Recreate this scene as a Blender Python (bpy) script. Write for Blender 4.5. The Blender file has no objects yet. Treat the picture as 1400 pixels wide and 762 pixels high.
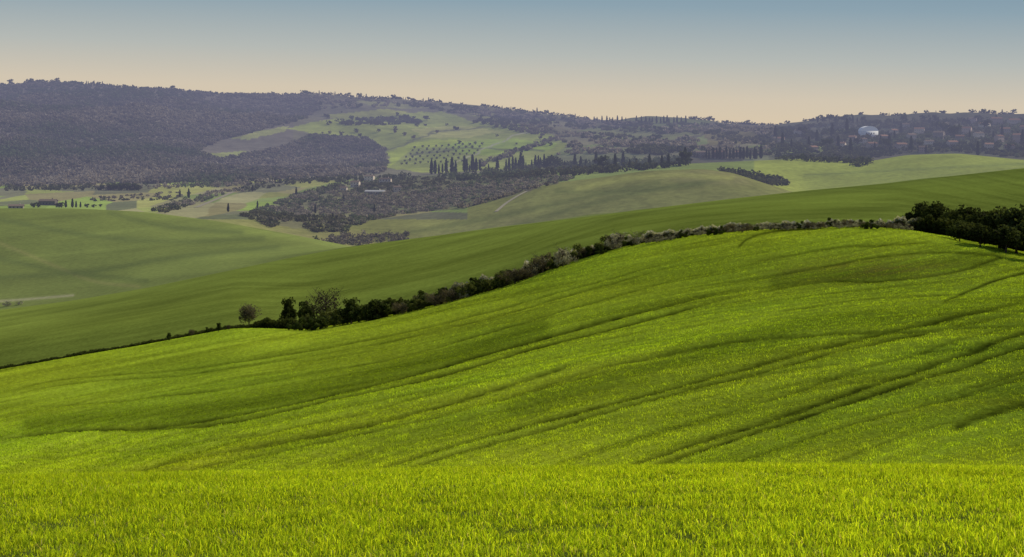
import bpy, math, random
import numpy as np
from mathutils import Vector
S = bpy.context.scene
COL = S.collection
rng = np.random.default_rng(7)
random.seed(5)
F = 2612.0; H0 = 200.0

# ------------------------------------------------------------------ noise
def _h(i, j, s):
    n = (i.astype(np.int64)*374761393 + j.astype(np.int64)*668265263 + s*1442695041) & 0xffffffff
    n = ((n ^ (n >> 13)) * 1274126177) & 0xffffffff
    n = (n ^ (n >> 16)) & 0xffffffff
    return n/4294967295.0
def vn(x, y, s=0):
    xi = np.floor(x); yi = np.floor(y); fx = x-xi; fy = y-yi
    fx = fx*fx*(3-2*fx); fy = fy*fy*(3-2*fy)
    a = _h(xi, yi, s); b = _h(xi+1, yi, s); c = _h(xi, yi+1, s); d = _h(xi+1, yi+1, s)
    return (a*(1-fx)+b*fx)*(1-fy)+(c*(1-fx)+d*fx)*fy
def fbm(x, y, s=0, o=4):
    t = 0; a = .5; n = 0
    for k in range(o):
        t = t+a*vn(x*2**k, y*2**k, s+k*17); n += a; a *= .5
    return t/n*2-1            # -1..1
def sstep(a, b, x):
    t = np.clip((x-a)/(b-a), 0, 1); return t*t*(3-2*t)

# ------------------------------------------------------------------ terrain control rows
PXS = np.arange(-260, 1661, 2.0)
def curve(pts, sm=12):
    pts = np.array(pts, float)
    xx = np.arange(-600, 2001, 2.0)
    v = np.interp(xx, pts[:, 0], pts[:, 1])
    k = np.arange(-40, 41); g = np.exp(-(k*2.0)**2/(2*sm*sm)); g /= g.sum()
    vp = np.pad(v, 40, mode='edge'); v = np.convolve(vp, g, 'valid')
    return np.interp(PXS, xx, v)
def const(v): return np.full(len(PXS), float(v))
R6 = curve([(-500,585),(-200,540),(0,505),(200,471),(320,449),(420,451),(500,438),(600,416),(700,388),(780,358),(850,337),(950,321),(1050,313),(1150,310),(1230,312),(1300,324),(1400,345),(1900,430)])
R5 = curve([(-500,650),(0,603),(200,590),(400,562),(600,530),(800,494),(1000,464),(1200,442),(1400,425),(1900,400)], 30)
R9 = curve([(-500,480),(0,424),(100,411),(200,394),(300,373),(400,352),(480,337),(600,322),(700,309),(800,297),(900,284),(1000,272),(1100,261),(1200,252),(1300,241),(1400,230),(1900,190)])
R12 = curve([(-500,292),(0,285),(100,285),(200,290),(300,303),(400,321),(480,337),(540,347),(600,345),(700,328),(800,315),(900,302),(1000,290),(1100,279),(1400,248),(1900,208)])
R14 = curve([(-500,290),(0,284),(200,288),(300,287),(400,296),(500,298),(600,288),(690,268),(760,250),(820,243),(880,234),(960,231),(1000,236),(1050,252),(1100,268),(1400,240),(1900,200)],8)
R16 = curve([(-500,266),(0,264),(200,262),(400,262),(500,258),(600,248),(700,240),(800,232),(900,226),(960,223),(1100,217),(1180,222),(1240,212),(1310,210),(1400,219),(1900,215)],8)
R17 = curve([(-500,254),(0,252),(300,246),(500,243),(600,239),(700,236),(800,233),(900,230),(1100,226),(1400,226),(1900,222)])
R18 = curve([(-500,196),(0,198),(200,205),(350,222),(500,228),(560,220),(700,208),(900,204),(1100,199),(1400,198),(1900,200)], 25)
R19 = curve([(-500,150),(0,150),(200,158),(340,172),(430,178),(520,180),(700,176),(900,184),(1100,182),(1400,176),(1900,176)], 25)
R20 = curve([(-500,128),(-100,120),(0,118),(30,114),(60,112),(120,116),(200,124),(300,130),(400,129),(440,128),(500,134),(560,137),(640,143),(700,151),(760,157),(800,163),(870,166),(930,166),(1000,170),(1060,172),(1110,167),(1150,164),(1250,159),(1330,157),(1400,156),(1900,150)], 9)
Yr6 = curve([(-500,470),(0,420),(400,360),(700,320),(1000,285),(1400,260),(1900,240)], 60)
rows = [  # (Y, py, n rows to the next)
 (const(4), const(1640), 8),
 (const(12), const(765), 50),
 (const(30), curve([(-500,660),(0,655),(200,651),(420,649),(640,644),(860,642),(1050,638),(1250,640),(1400,643),(1900,650)], 40), 10),
 (const(60), const(705), 14),
 (const(88), const(664), 190),
 (const(150), R5, 60),
 (const(182), R5-24*np.clip((R5-R6)/100,.2,1), 230),
 (Yr6, R6, 8),
 (Yr6*1.13, R6+5, 60),
 (curve([(-500,520),(0,520),(1400,430),(1900,430)]), (R6*.5+R9*.5), 60),
 (curve([(-500,720),(0,720),(1400,640),(1900,640)]), R9, 6),
 (const(860), R9+16, 12),
 (const(960), R9+4, 80),
 (const(1300), R12, 6),
 (const(1480), R12+9, 60),
 (const(1750), R14, 6),
 (const(1900), R14+np.interp(PXS,[300,600],[-4,6]), 40),
 (const(2300), R16, 14),
 (const(2600), R17, 50),
 (const(3200), R18, 50),
 (const(3900), R19, 70),
 (curve([(-500,5000),(0,5000),(700,4800),(1100,4200),(1900,4000)], 40), R20, 6),
 (const(6500), R20+14, 5),
 (const(12000), const(192), 4),
 (const(30000), const(197), 0)]
K = len(rows)
LY = np.array([np.log(r[0]) for r in rows]); PYc = np.array([r[1] for r in rows])
hh = LY[1:]-LY[:-1]; dd = (PYc[1:]-PYc[:-1])/hh
M = np.zeros_like(PYc); M[0] = dd[0]; M[-1] = dd[-1]
for k in range(1, K-1):
    a, b = dd[k-1], dd[k]; w1 = 2*hh[k]+hh[k-1]; w2 = hh[k]+2*hh[k-1]
    ok = a*b > 0
    aa = np.where(ok, a, 1); bb = np.where(ok, b, 1)
    M[k] = np.where(ok, (w1+w2)/(w1/aa+w2/bb), 0)
gy, gp, start = [], [], []
for k in range(K-1):
    n = rows[k][2]; start.append(len(gy))
    for i in range(n):
        t = i/n; h = hh[k]
        gy.append(np.exp(LY[k]+t*h))
        gp.append((2*t**3-3*t*t+1)*PYc[k]+(t**3-2*t*t+t)*h*M[k]+(-2*t**3+3*t*t)*PYc[k+1]+(t**3-t*t)*h*M[k+1])
start.append(len(gy)); gy.append(np.exp(LY[-1])); gp.append(PYc[-1])
GY = np.array(gy); GP = np.array(gp); NR, NC = GY.shape
GPX = np.broadcast_to(PXS, GY.shape).copy()
GX = (GPX-700)/F*GY
def secmask(a, b):
    m = np.zeros(GY.shape, bool); m[start[a]:start[b]] = True; return m
rowi = np.arange(NR)[:, None]+np.zeros((1, NC))
def env(a, b, soft=10):   # 1 inside the rows, fading at its ends
    return sstep(start[a], start[a]+soft, rowi)*(1-sstep(start[b]-soft, start[b], rowi))
# relief
GP += env(4, 7, 30)*(fbm(GX/30, GY/45, 3)*4.2+fbm(GX/9, GY/16, 9, 3)*1.2)
GP += env(0, 2, 6)*fbm(GX/2.5, GY/3.5, 31, 3)*2.5
GP += env(8, 10, 15)*fbm(GX/90, GY/120, 4)*5
GP += env(12, 13, 15)*(fbm(GX/110, GY/200, 5)*12)
GP += env(14, 15, 15)*fbm(GX/120, GY/150, 6)*5
GP += env(18, 21, 20)*(fbm(GX/420, GY/480, 8)*18+fbm(GX/150, GY/170, 18)*9)
GP += np.exp(-((rowi-start[21])/6)**2)*fbm(GX/60, GY*0, 19, 3)*1.6
# tramlines, furrows and painted shade bands of the green hill
def dist_poly(px, py, pts, par=False):
    d = np.full(px.shape, 1e9); q = np.zeros(px.shape); n = len(pts)-1
    for i, ((x0, y0), (x1, y1)) in enumerate(zip(pts[:-1], pts[1:])):
        vx, vy = x1-x0, y1-y0
        t = np.clip(((px-x0)*vx+(py-y0)*vy)/(vx*vx+vy*vy), 0, 1)
        e = np.hypot(px-x0-t*vx, py-y0-t*vy)
        if par: w = e < d; q[w] = ((i+t)/n)[w]
        d = np.minimum(d, e)
    return (d, q) if par else d
def smooth(pts, n=10):
    p = np.array(pts, float); p = np.vstack([2*p[0]-p[1], p, 2*p[-1]-p[-2]]); out = []
    for i in range(1, len(p)-2):
        for t in np.linspace(0, 1, n, endpoint=False):
            out.append(.5*((2*p[i])+(-p[i-1]+p[i+1])*t+(2*p[i-1]-5*p[i]+4*p[i+1]-p[i+2])*t*t+(-p[i-1]+3*p[i]-3*p[i+1]+p[i+2])*t**3))
    out.append(p[-2]); return [tuple(q) for q in out]
TRAM = [
 ([(-60,606),(60,594),(200,584),(300,570),(420,546),(560,513),(700,474),(850,434),(1080,378)], 2.4, 1.0),
 ([(100,594),(300,577),(400,559),(560,524),(700,486),(860,444),(1060,396)], 2.2, 1.0),
 ([(-20,544),(90,520),(250,505),(450,476),(650,432),(800,392),(980,344)], 1.2, .5),
 ([(-20,549),(100,526),(260,511),(460,481),(660,438),(810,397),(990,349)], 1.2, .5),
 ([(800,662),(930,612),(1050,573),(1200,525),(1320,482),(1500,418)], 3.8, 1.0),
 ([(830,662),(980,606),(1120,562),(1280,512),(1500,440)], 3.2, 1.0),
 ([(460,660),(640,606),(800,562),(1000,508),(1200,456),(1500,392)], 3.0, .9),
 ([(500,660),(680,606),(840,560),(1020,514),(1200,468),(1500,404)], 2.5, .8),
 ([(600,572),(760,520),(900,486),(1060,462),(1250,452),(1460,436)], 2.4, .65),
 ([(120,650),(330,612),(520,575),(690,528),(840,486)], 2.6, .75),
 ([(160,654),(350,622),(540,586),(700,541),(860,498)], 2.2, .6),
 ([(-20,632),(120,618),(300,598),(480,566),(640,524)], 1.8, .45),
 ([(680,662),(860,600),(1020,556),(1200,500),(1500,410)], 2.0, .5),
 ([(1060,662),(1200,610),(1340,566),(1500,520)], 2.2, .5),
 ([(930,662),(1080,606),(1220,566),(1500,490)], 2.6, .65),
 ([(1006,344),(1020,328),(1044,318),(1080,313),(1140,311)], 2.0, .95),
 ([(1000,408),(1120,388),(1200,386),(1280,378),(1340,362),(1400,340)], 2.2, .7),
 ([(1010,386),(1140,362),(1200,352),(1280,347),(1400,352)], 2.2, .7),
 ([(1280,420),(1330,396),(1380,378),(1450,362)], 2.1, .9),
 ([(1010,362),(1120,343),(1190,337),(1300,332)], 1.8, .55),
 ([(1040,436),(1140,418),(1220,408),(1330,404)], 2.0, .5),
 ([(-20,560),(200,545),(380,520),(560,484),(760,430),(1000,362)], 1.4, .5),
 ([(1290,590),(1370,560),(1460,540)], 6, .9),
 ([(1300,538),(1460,494)], 2.8, .65)]
hm = slice(start[4], start[7]+1)
hx, hy = GPX[hm], GP[hm]
tram = np.zeros(hx.shape)
wob = fbm(hx/220, hy/70, 77, 3)*3
wob2 = fbm(hx/26, hy/12, 79, 2)*.7
for pts, w, s in TRAM:
    d, q = dist_poly(hx, hy+wob+wob2, smooth(pts, 6), True)
    fade = sstep(0, .14, q)*(1-sstep(.86, 1, q))
    tram = np.maximum(tram, s*np.exp(-(d/w)**2)*fade)
tram *= .84+.45*fbm(hx/18, hy/5, 5)
tram = np.clip(tram, 0, 1)
vv = np.clip((hy-R6)/(645-R6), 0, 1)
cc = hy+wob+hx*(0.19+0.14*sstep(.15, .9, vv))
stre = fbm(cc/5, hx/300, 41, 3)
stre2 = fbm(cc/26, hx/260, 43, 3)
fine = fbm(cc/2.0, hx/120, 47, 2)
grain = fbm(hx/2.6, hy/1.6, 49, 2)
shade_band = np.zeros(hx.shape)  # light and shade of the hill folds, painted into the crop colour
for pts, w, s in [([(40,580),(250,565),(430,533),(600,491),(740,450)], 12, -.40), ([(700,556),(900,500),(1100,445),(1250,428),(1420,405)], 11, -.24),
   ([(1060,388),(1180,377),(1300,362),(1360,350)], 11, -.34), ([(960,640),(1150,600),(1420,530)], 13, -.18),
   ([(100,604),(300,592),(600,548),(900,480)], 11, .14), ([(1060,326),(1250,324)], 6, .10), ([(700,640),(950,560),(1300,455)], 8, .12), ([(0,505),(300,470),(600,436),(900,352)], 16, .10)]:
    shade_band += s*np.exp(-(dist_poly(hx, hy+wob*2, smooth(pts, 6))/w)**2)
GZs = (H0-GP)/F*GY
GZs[hm] -= .26*tram*np.clip(GY[hm]/200,.4,1.3)*(.3+.65*(hx < 1010)+.65*(hx >= 1010)*(hy > 420))
GZs[hm] += (.07*stre+.28*stre2)*env(4, 7, 20)[hm]
GP = H0-GZs/GY*F
GZ = GZs

# ------------------------------------------------------------------ ground lookup
def col_at(px):
    f = (px-PXS[0])/2.0; f = min(max(f, 0), NC-1.001); i = int(f); t = f-i
    return GY[:, i]*(1-t)+GY[:, i+1]*t, GP[:, i]*(1-t)+GP[:, i+1]*t
def at(px, py, ymin=8, ymax=5600):
    Y, P = col_at(px)
    a = np.searchsorted(Y, ymin); b = min(np.searchsorted(Y, ymax), len(Y)-1)
    Ps = P[a:b]; w = np.nonzero(Ps <= py)[0]
    if len(w) == 0: i = a+int(np.argmin(Ps)); y, p = Y[i], P[i]
    elif w[0] == 0: y, p = Y[a], P[a]
    else:
        i = a+w[0]; t = (P[i-1]-py)/(P[i-1]-P[i]+1e-9); y = Y[i-1]+(Y[i]-Y[i-1])*t; p = py
    return Vector(((px-700)/F*y, y, (H0-p)/F*y))
def gz(x, y):
    Y, P = col_at(x/y*F+700)
    return (H0-np.interp(y, Y, P))/F*y

# ------------------------------------------------------------------ mesh helpers
def mesh(name, v, f, mat, cols=None, parent=None, smoothf=False, link=True):
    v = np.asarray(v, np.float32); f = np.asarray(f, np.int32)
    me = bpy.data.meshes.new(name); k = f.shape[1]
    me.vertices.add(len(v)); me.vertices.foreach_set('co', v.ravel())
    me.loops.add(f.size); me.loops.foreach_set('vertex_index', f.ravel())
    me.polygons.add(len(f)); me.polygons.foreach_set('loop_start', np.arange(0, f.size, k, dtype=np.int32))
    me.polygons.foreach_set('loop_total', np.full(len(f), k, np.int32))
    if smoothf: me.polygons.foreach_set('use_smooth', np.ones(len(f), bool))
    if cols is not None:
        a = me.color_attributes.new('Col', 'FLOAT_COLOR', 'POINT')
        c = np.ones((len(v), 4), np.float32); c[:, :3] = cols; a.data.foreach_set('color', c.ravel())
    me.update(calc_edges=True); me.materials.append(mat)
    if not link: return me
    return obj(name, me, parent)
def obj(name, me, parent=None):
    o = bpy.data.objects.new(name, me); COL.objects.link(o)
    if parent: o.parent = parent
    return o
def tag(o, label=None, cat=None, group=None, kind=None):
    if label: o['label'] = label
    if cat: o['category'] = cat
    if group: o['group'] = group
    if kind: o['kind'] = kind
    return o
def leaves(c, s, asp=.6, up=None):
    n = len(c); a = rng.normal(size=(n, 3)); a /= np.linalg.norm(a, axis=1)[:, None]
    if up is not None: a[:, 2] = a[:, 2]*.3+up; a /= np.linalg.norm(a, axis=1)[:, None]
    b = np.cross(a, rng.normal(size=(n, 3))); b /= np.linalg.norm(b, axis=1)[:, None]
    s = np.broadcast_to(np.asarray(s, float), (n,))[:, None]; a = a*s; b = b*s*asp
    v = np.stack([c-a, c+b, c+a, c-b], 1).reshape(-1, 3)
    return v, np.arange(n*4).reshape(-1, 4)
def tube(pts, rad, n=6):
    pts = np.array(pts, float); v = []; f = []
    for i, p in enumerate(pts):
        d = pts[min(i+1, len(pts)-1)]-pts[max(i-1, 0)]; d /= np.linalg.norm(d)+1e-9
        a = np.cross(d, [0.3, 1, 0.1]); a /= np.linalg.norm(a); b = np.cross(d, a)
        for k in range(n):
            t = 2*math.pi*k/n; v.append(p+rad[i]*(a*math.cos(t)+b*math.sin(t)))
    for i in range(len(pts)-1):
        for k in range(n): f.append((i*n+k, i*n+(k+1) % n, (i+1)*n+(k+1) % n, (i+1)*n+k))
    return np.array(v), np.array(f)
def join(parts):
    V = []; Fc = []; C = []; o = 0
    for v, f, c in parts:
        V.append(v); Fc.append(np.asarray(f)+o); o += len(v)
        c = np.asarray(c, float); C.append(np.broadcast_to(c, (len(v), 3)))
    return np.vstack(V), np.vstack(Fc), np.vstack(C)

# ------------------------------------------------------------------ materials
def newmat(name):
    m = bpy.data.materials.new(name); m.use_nodes = True; nt = m.node_tree; nt.nodes.clear(); return m, nt, nt.nodes, nt.links
def haze_glow(nt, shader_out, on=True):  # distance haze painted into the material as a glow that grows with depth
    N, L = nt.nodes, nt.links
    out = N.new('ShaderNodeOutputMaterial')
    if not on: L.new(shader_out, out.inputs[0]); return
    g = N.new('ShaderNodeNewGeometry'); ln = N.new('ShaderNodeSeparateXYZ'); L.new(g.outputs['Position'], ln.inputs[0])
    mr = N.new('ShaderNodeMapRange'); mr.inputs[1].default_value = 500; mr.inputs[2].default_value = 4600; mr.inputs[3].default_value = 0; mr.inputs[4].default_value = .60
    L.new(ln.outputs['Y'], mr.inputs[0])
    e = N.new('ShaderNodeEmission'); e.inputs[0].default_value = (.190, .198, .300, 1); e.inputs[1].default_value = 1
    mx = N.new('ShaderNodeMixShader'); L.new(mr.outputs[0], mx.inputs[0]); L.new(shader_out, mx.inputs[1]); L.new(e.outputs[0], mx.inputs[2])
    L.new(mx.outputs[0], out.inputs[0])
def mat_ground(name, sc, amt, bump=.0, sc2=None, stretch=(1, 1, 1), far=True, gain=1.0):
    m, nt, N, L = newmat(name)
    at_ = N.new('ShaderNodeAttribute'); at_.attribute_name = 'Col'
    g = N.new('ShaderNodeNewGeometry'); mp = N.new('ShaderNodeMapping'); L.new(g.outputs['Position'], mp.inputs[0]); mp.inputs['Scale'].default_value = stretch
    n1 = N.new('ShaderNodeTexNoise'); n1.inputs['Scale'].default_value = sc; n1.inputs['Detail'].default_value = 6; n1.inputs['Roughness'].default_value = .7; L.new(mp.outputs[0], n1.inputs[0])
    n2 = N.new('ShaderNodeTexNoise'); n2.inputs['Scale'].default_value = sc2 or sc*.12; n2.inputs['Detail'].default_value = 3; L.new(mp.outputs[0], n2.inputs[0])
    r1 = N.new('ShaderNodeMapRange'); r1.inputs[1].default_value = .3; r1.inputs[2].default_value = .7; r1.inputs[3].default_value = (1-amt)*gain; r1.inputs[4].default_value = (1+amt)*gain; L.new(n1.outputs[0], r1.inputs[0])
    r2 = N.new('ShaderNodeMapRange'); r2.inputs[1].default_value = .3; r2.inputs[2].default_value = .7; r2.inputs[3].default_value = .85; r2.inputs[4].default_value = 1.15; L.new(n2.outputs[0], r2.inputs[0])
    mu = N.new('ShaderNodeMath'); mu.operation = 'MULTIPLY'; L.new(r1.outputs[0], mu.inputs[0]); L.new(r2.outputs[0], mu.inputs[1])
    vm = N.new('ShaderNodeVectorMath'); vm.operation = 'SCALE'; L.new(at_.outputs['Color'], vm.inputs[0]); L.new(mu.outputs[0], vm.inputs['Scale'])
    b = N.new('ShaderNodeBsdfDiffuse'); L.new(vm.outputs[0], b.inputs[0]); b.inputs[1].default_value = 1
    if bump:
        bp = N.new('ShaderNodeBump'); bp.inputs['Strength'].default_value = 1; bp.inputs['Distance'].default_value = bump; L.new(n1.outputs[0], bp.inputs['Height']); L.new(bp.outputs[0], b.inputs['Normal'])
    haze_glow(nt, b.outputs[0], far); return m
def mat_leaf(name, trans=.35, gain=(1.5, 1.5, .8), far=True, var=.25):
    m, nt, N, L = newmat(name)
    a = N.new('ShaderNodeAttribute'); a.attribute_name = 'Col'
    oi = N.new('ShaderNodeObjectInfo'); mr = N.new('ShaderNodeMapRange'); mr.inputs[3].default_value = 1-var; mr.inputs[4].default_value = 1+var; L.new(oi.outputs['Random'], mr.inputs[0])
    vm = N.new('ShaderNodeVectorMath'); vm.operation = 'SCALE'; L.new(a.outputs['Color'], vm.inputs[0]); L.new(mr.outputs[0], vm.inputs['Scale'])
    d = N.new('ShaderNodeBsdfDiffuse'); L.new(vm.outputs[0], d.inputs[0])
    t = N.new('ShaderNodeBsdfTranslucent'); v2 = N.new('ShaderNodeVectorMath'); v2.operation = 'MULTIPLY'; v2.inputs[1].default_value = gain; L.new(vm.outputs[0], v2.inputs[0]); L.new(v2.outputs[0], t.inputs[0])
    mx = N.new('ShaderNodeMixShader'); mx.inputs[0].default_value = trans; L.new(d.outputs[0], mx.inputs[1]); L.new(t.outputs[0], mx.inputs[2])
    haze_glow(nt, mx.outputs[0], far); return m
def mat_plain(name, c, sc=3, amt=.2, rough=.9):
    m, nt, N, L = newmat(name)
    g = N.new('ShaderNodeNewGeometry'); n1 = N.new('ShaderNodeTexNoise'); n1.inputs['Scale'].default_value = sc; L.new(g.outputs['Position'], n1.inputs[0])
    oi = N.new('ShaderNodeObjectInfo')
    r1 = N.new('ShaderNodeMapRange'); r1.inputs[3].default_value = 1-amt; r1.inputs[4].default_value = 1+amt; L.new(n1.outputs[0], r1.inputs[0])
    r2 = N.new('ShaderNodeMapRange'); r2.inputs[3].default_value = .75; r2.inputs[4].default_value = 1.2; L.new(oi.outputs['Random'], r2.inputs[0])
    mu = N.new('ShaderNodeMath'); mu.operation = 'MULTIPLY'; L.new(r1.outputs[0], mu.inputs[0]); L.new(r2.outputs[0], mu.inputs[1])
    vm = N.new('ShaderNodeVectorMath'); vm.operation = 'SCALE'; vm.inputs[0].default_value = c; L.new(mu.outputs[0], vm.inputs['Scale'])
    b = N.new('ShaderNodeBsdfDiffuse'); L.new(vm.outputs[0], b.inputs[0])
    haze_glow(nt, b.outputs[0]); return m
MG_near = mat_ground('near_soil', 12, .35, .05, far=False, gain=1.5)
MG_hill = mat_ground('green_crop', 3.5, .34, .05, .06, far=False, gain=1.35)
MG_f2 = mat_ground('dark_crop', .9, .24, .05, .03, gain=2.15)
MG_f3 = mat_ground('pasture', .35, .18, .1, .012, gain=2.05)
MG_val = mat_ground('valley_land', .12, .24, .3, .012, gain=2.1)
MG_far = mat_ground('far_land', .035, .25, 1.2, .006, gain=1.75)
ML_fg = mat_leaf('near_grass_blade', .52, (1.6, 1.6, .55), far=False, var=0)
ML_grass = mat_leaf('grass_blade', .5, (1.45, 1.5, .55), far=False, var=0)
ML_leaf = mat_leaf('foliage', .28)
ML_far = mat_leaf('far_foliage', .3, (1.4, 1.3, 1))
M_bark = mat_plain('bark', (.05, .04, .033), 6)

# ------------------------------------------------------------------ land cover colours, with painted shading on the green hill
C = np.zeros(GY.shape+(3,))
def put(m, c, a=1.0):
    a = (np.asarray(m, float)*a)[..., None]; C[:] = C*(1-a)+np.array(c)*a
def inpoly(px, py, poly):
    ins = np.zeros(px.shape, bool); n = len(poly); j = n-1
    for i in range(n):
        xi, yi = poly[i]; xj, yj = poly[j]
        if yi != yj:
            ins ^= ((yi > py) != (yj > py)) & (px < (xj-xi)*(py-yi)/(yj-yi)+xi)
        j = i
    return ins
C[secmask(0, 3)] = (.075, .095, .014)
hc = np.zeros(hx.shape+(3,)); hc[:] = (.150, .200, .014)
lum = (1+.20*stre+.16*stre2+.24*fine+.24*grain+.10*fbm(GX[hm]/18, GY[hm]/30, 61))*(1+shade_band)
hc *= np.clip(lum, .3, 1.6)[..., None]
hc = hc*(1-.06*sstep(900, 1500, hx)*sstep(1, .3, vv))[..., None]
yel = np.clip(.5+.8*fbm(cc/40, hx/260, 91)+1.2*shade_band, 0, 1)[..., None]*.45
hc = hc*(1-yel)+hc*np.array((1.40, 1.12, 1))*yel
brn = (np.exp(-(((hx-1190)/130)**2+((hy-368)/20)**2))*np.clip(.5+fbm(cc/4, hx/50, 93), 0, 1))[..., None]
hc = hc*(1-.65*brn)+np.array((.105, .085, .02))*.65*brn
hc = hc*(1+sstep(.75, 1, vv)[..., None]*np.array((.20, .12, 0)))
hc *= (1-.82*tram)[..., None]
C[secmask(3, 4)] = (.15, .18, .012)
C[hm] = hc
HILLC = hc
put(secmask(7, 8), (.04, .05, .02))
m = secmask(8, 11)
C[m] = (.082, .100, .016)
s2 = fbm((GP-R6+GPX*0)/5, GPX/160, 51, 3)*.18+fbm(GX/70, GY/60, 52)*.20+fbm((GP-R6)/1.8, GPX/200, 59, 2)*.16
C[m] *= (1+s2[m])[:, None]
m = secmask(11, 14)
C[m] = (.094, .110, .023)
s3 = fbm((GP+GPX*.10)/4.5, GPX/150, 53, 3)*.18+fbm(GX/110, GY/130, 54)*.28
C[m] *= (1+s3[m])[:, None]
put(m, (.075, .086, .02), sstep(340, 420, GP)*.4)
dl = dist_poly(GPX, GP, smooth([(-20,325),(30,345),(80,366),(130,385),(190,392)]))
put(m & True, (.14, .13, .04), np.exp(-(dl/2.5)**2)*.55)
for pts in ([(0,300),(120,322),(240,330),(360,326)], [(-10,380),(120,372),(240,352),(380,338)], [(150,292),(230,310),(330,318)], [(-10,352),(90,372),(200,384)]):
    dl = dist_poly(GPX, GP, smooth(pts)); put(m, (.052, .066, .017), np.exp(-(dl/4)**2)*.5)
dl = dist_poly(GPX, GP, [(-30,414),(30,410),(100,404)])
put(m, (.20, .18, .10), np.exp(-(dl/1.6)**2)*.8)
m = secmask(14, 16)
C[m] = (.128, .124, .034)
s4 = fbm(GX/60, GY/110, 55)*.38
C[m] *= (1+s4[m])[:, None]
put(m, (.150, .13, .05), sstep(.1, .5, fbm(GX/90, GY/100, 57))*.5)
for pts in ([(560,318),(680,296),(800,270),(900,250)], [(640,330),(760,292),(880,262),(980,246)], [(760,262),(860,262),(960,252)]):
    dl = dist_poly(GPX, GP, smooth(pts)); put(m, (.080, .088, .022), np.exp(-(dl/3.5)**2)*.6)
dl = dist_poly(GPX, GP, smooth([(790,258),(860,244),(930,240),(1000,244)])); put(m, (.21, .20, .05), np.exp(-(dl/4)**2)*.7)
m = secmask(16, 18)
C[m] = (.145, .170, .040)
# patchwork in the valley floor (left)
def cells(px, py, n, box, pal, seed, asp):
    r = np.random.default_rng(seed)
    sx = r.uniform(box[0], box[2], n); sy = r.uniform(box[1], box[3], n); pc = np.array(pal)[r.integers(0, len(pal), n)]*r.uniform(.85, 1.15, (n, 1))
    best = np.full(px.shape, 1e18); idx = np.zeros(px.shape, int)
    qx = px+fbm(px/30, py/10, seed)*10; qy = py+px*.08
    for k in range(n):
        d = (qx-sx[k])**2+((qy-sy[k]-sx[k]*.08)*asp)**2; w = d < best; best[w] = d[w]; idx[w] = k
    return pc[idx]
m = secmask(14, 19) & (GPX < 640) & (GP < 300)
C[m] = cells(GPX[m], GP[m], 110, (-260, 235, 640, 300), [(.15,.16,.042),(.18,.175,.05),(.12,.145,.04),(.15,.13,.055),(.095,.092,.05),(.14,.18,.035),(.17,.155,.07),(.085,.09,.042)], 3, 6)
put(secmask(14, 19) & inpoly(GPX+fbm(GPX/20, GP/6, 81)*10, GP+fbm(GPX/20, GP/6, 82)*4, [(340,296),(400,268),(470,250),(560,243),(700,241),(780,243),(720,262),(640,284),(560,292),(500,303),(430,312),(370,308)]), (.095, .088, .045), .75)
m = secmask(16, 18) & (GPX > 900)
C[m] *= (1+fbm(GX/80, GY/150, 58)*.2)[m][:, None]
put(secmask(16, 18) & (GPX > 1030), (.215, .225, .036), .85)
dl = dist_poly(GPX, GP, [(1100,240),(1240,232),(1400,224)]); put(secmask(16, 18), (.12, .14, .03), np.exp(-(dl/2)**2)*.5)
# far hills
m = secmask(18, 24)
C[m] = (.110, .095, .072)
nz = fbm(GX/160, GY/220, 66)
put(m & (GPX > 400), (.125, .114, .066), .7)
jx = GPX+fbm(GPX/14, GP/6, 71)*7; jy = GP+fbm(GPX/16, GP/6, 72)*2.5
mc = m & (GPX > 640)
C[mc] = cells(GPX[mc], GP[mc], 70, (640, 160, 1660, 216), [(.11,.10,.055),(.13,.13,.06),(.09,.08,.05),(.14,.155,.055),(.12,.10,.06),(.14,.125,.07)], 4, 5)
put(m & (GPX > 1050), (.075, .07, .04), .55)
FIELDS = [
 ([(395,176),(440,164),(520,154),(600,153),(650,166),(720,170),(760,186),(775,198),(750,217),(700,232),(600,238),(530,230),(528,205),(505,190),(430,184)], (.20,.215,.05)),
 ([(535,228),(560,206),(620,200),(640,192),(600,190),(560,196),(530,210)], (.25,.28,.04)),
 ([(440,158),(520,150),(560,152),(540,158),(470,163)], (.23,.23,.06)),
 ([(600,196),(700,190),(760,196),(745,208),(660,212),(620,208)], (.21,.26,.04)),
 ([(560,176),(640,172),(690,180),(640,188),(580,188)], (.28,.27,.08)),
 ([(650,214),(740,206),(748,216),(700,228),(650,226)], (.22,.23,.06)),
 ([(270,212),(330,206),(352,208),(310,217)], (.18,.19,.06)),
 ([(305,192),(350,180),(400,172),(390,180),(340,190)], (.21,.21,.07)),
 ([(620,150),(700,158),(760,166),(740,172),(660,162)], (.17,.17,.06)),
 ([(800,178),(900,176),(960,184),(900,194),(820,192)], (.15,.15,.06)),
 ([(960,182),(1040,180),(1040,196),(970,198)], (.15,.125,.055)),
 ([(480,138),(560,142),(600,148),(520,147)], (.18,.175,.07)),
 ([(1120,178),(1180,172),(1200,178),(1150,184)], (.15,.15,.06)),
 ([(1060,203),(1120,200),(1140,207),(1080,212)], (.18,.20,.05))]
for poly, c in FIELDS:
    mm = m & inpoly(jx, jy, poly); C[mm] = c
C[m] *= (1+.25*nz[m])[:, None]
for pts, w, c, mk in [
   ([(560,212),(640,203),(745,206)], 1.0, (.06,.06,.04), m), ([(530,205),(600,180),(690,172)], 1.1, (.07,.07,.045), m),
   ([(640,230),(720,200),(770,190)], 1.1, (.07,.07,.045), m), ([(600,238),(640,214),(700,186),(740,178)], .9, (.32,.28,.2), m)]:
    d = dist_poly(jx, jy, pts); put(mk, c, np.exp(-(d/w)**2)*.8)
C = np.clip(C, .004, .5)

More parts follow.
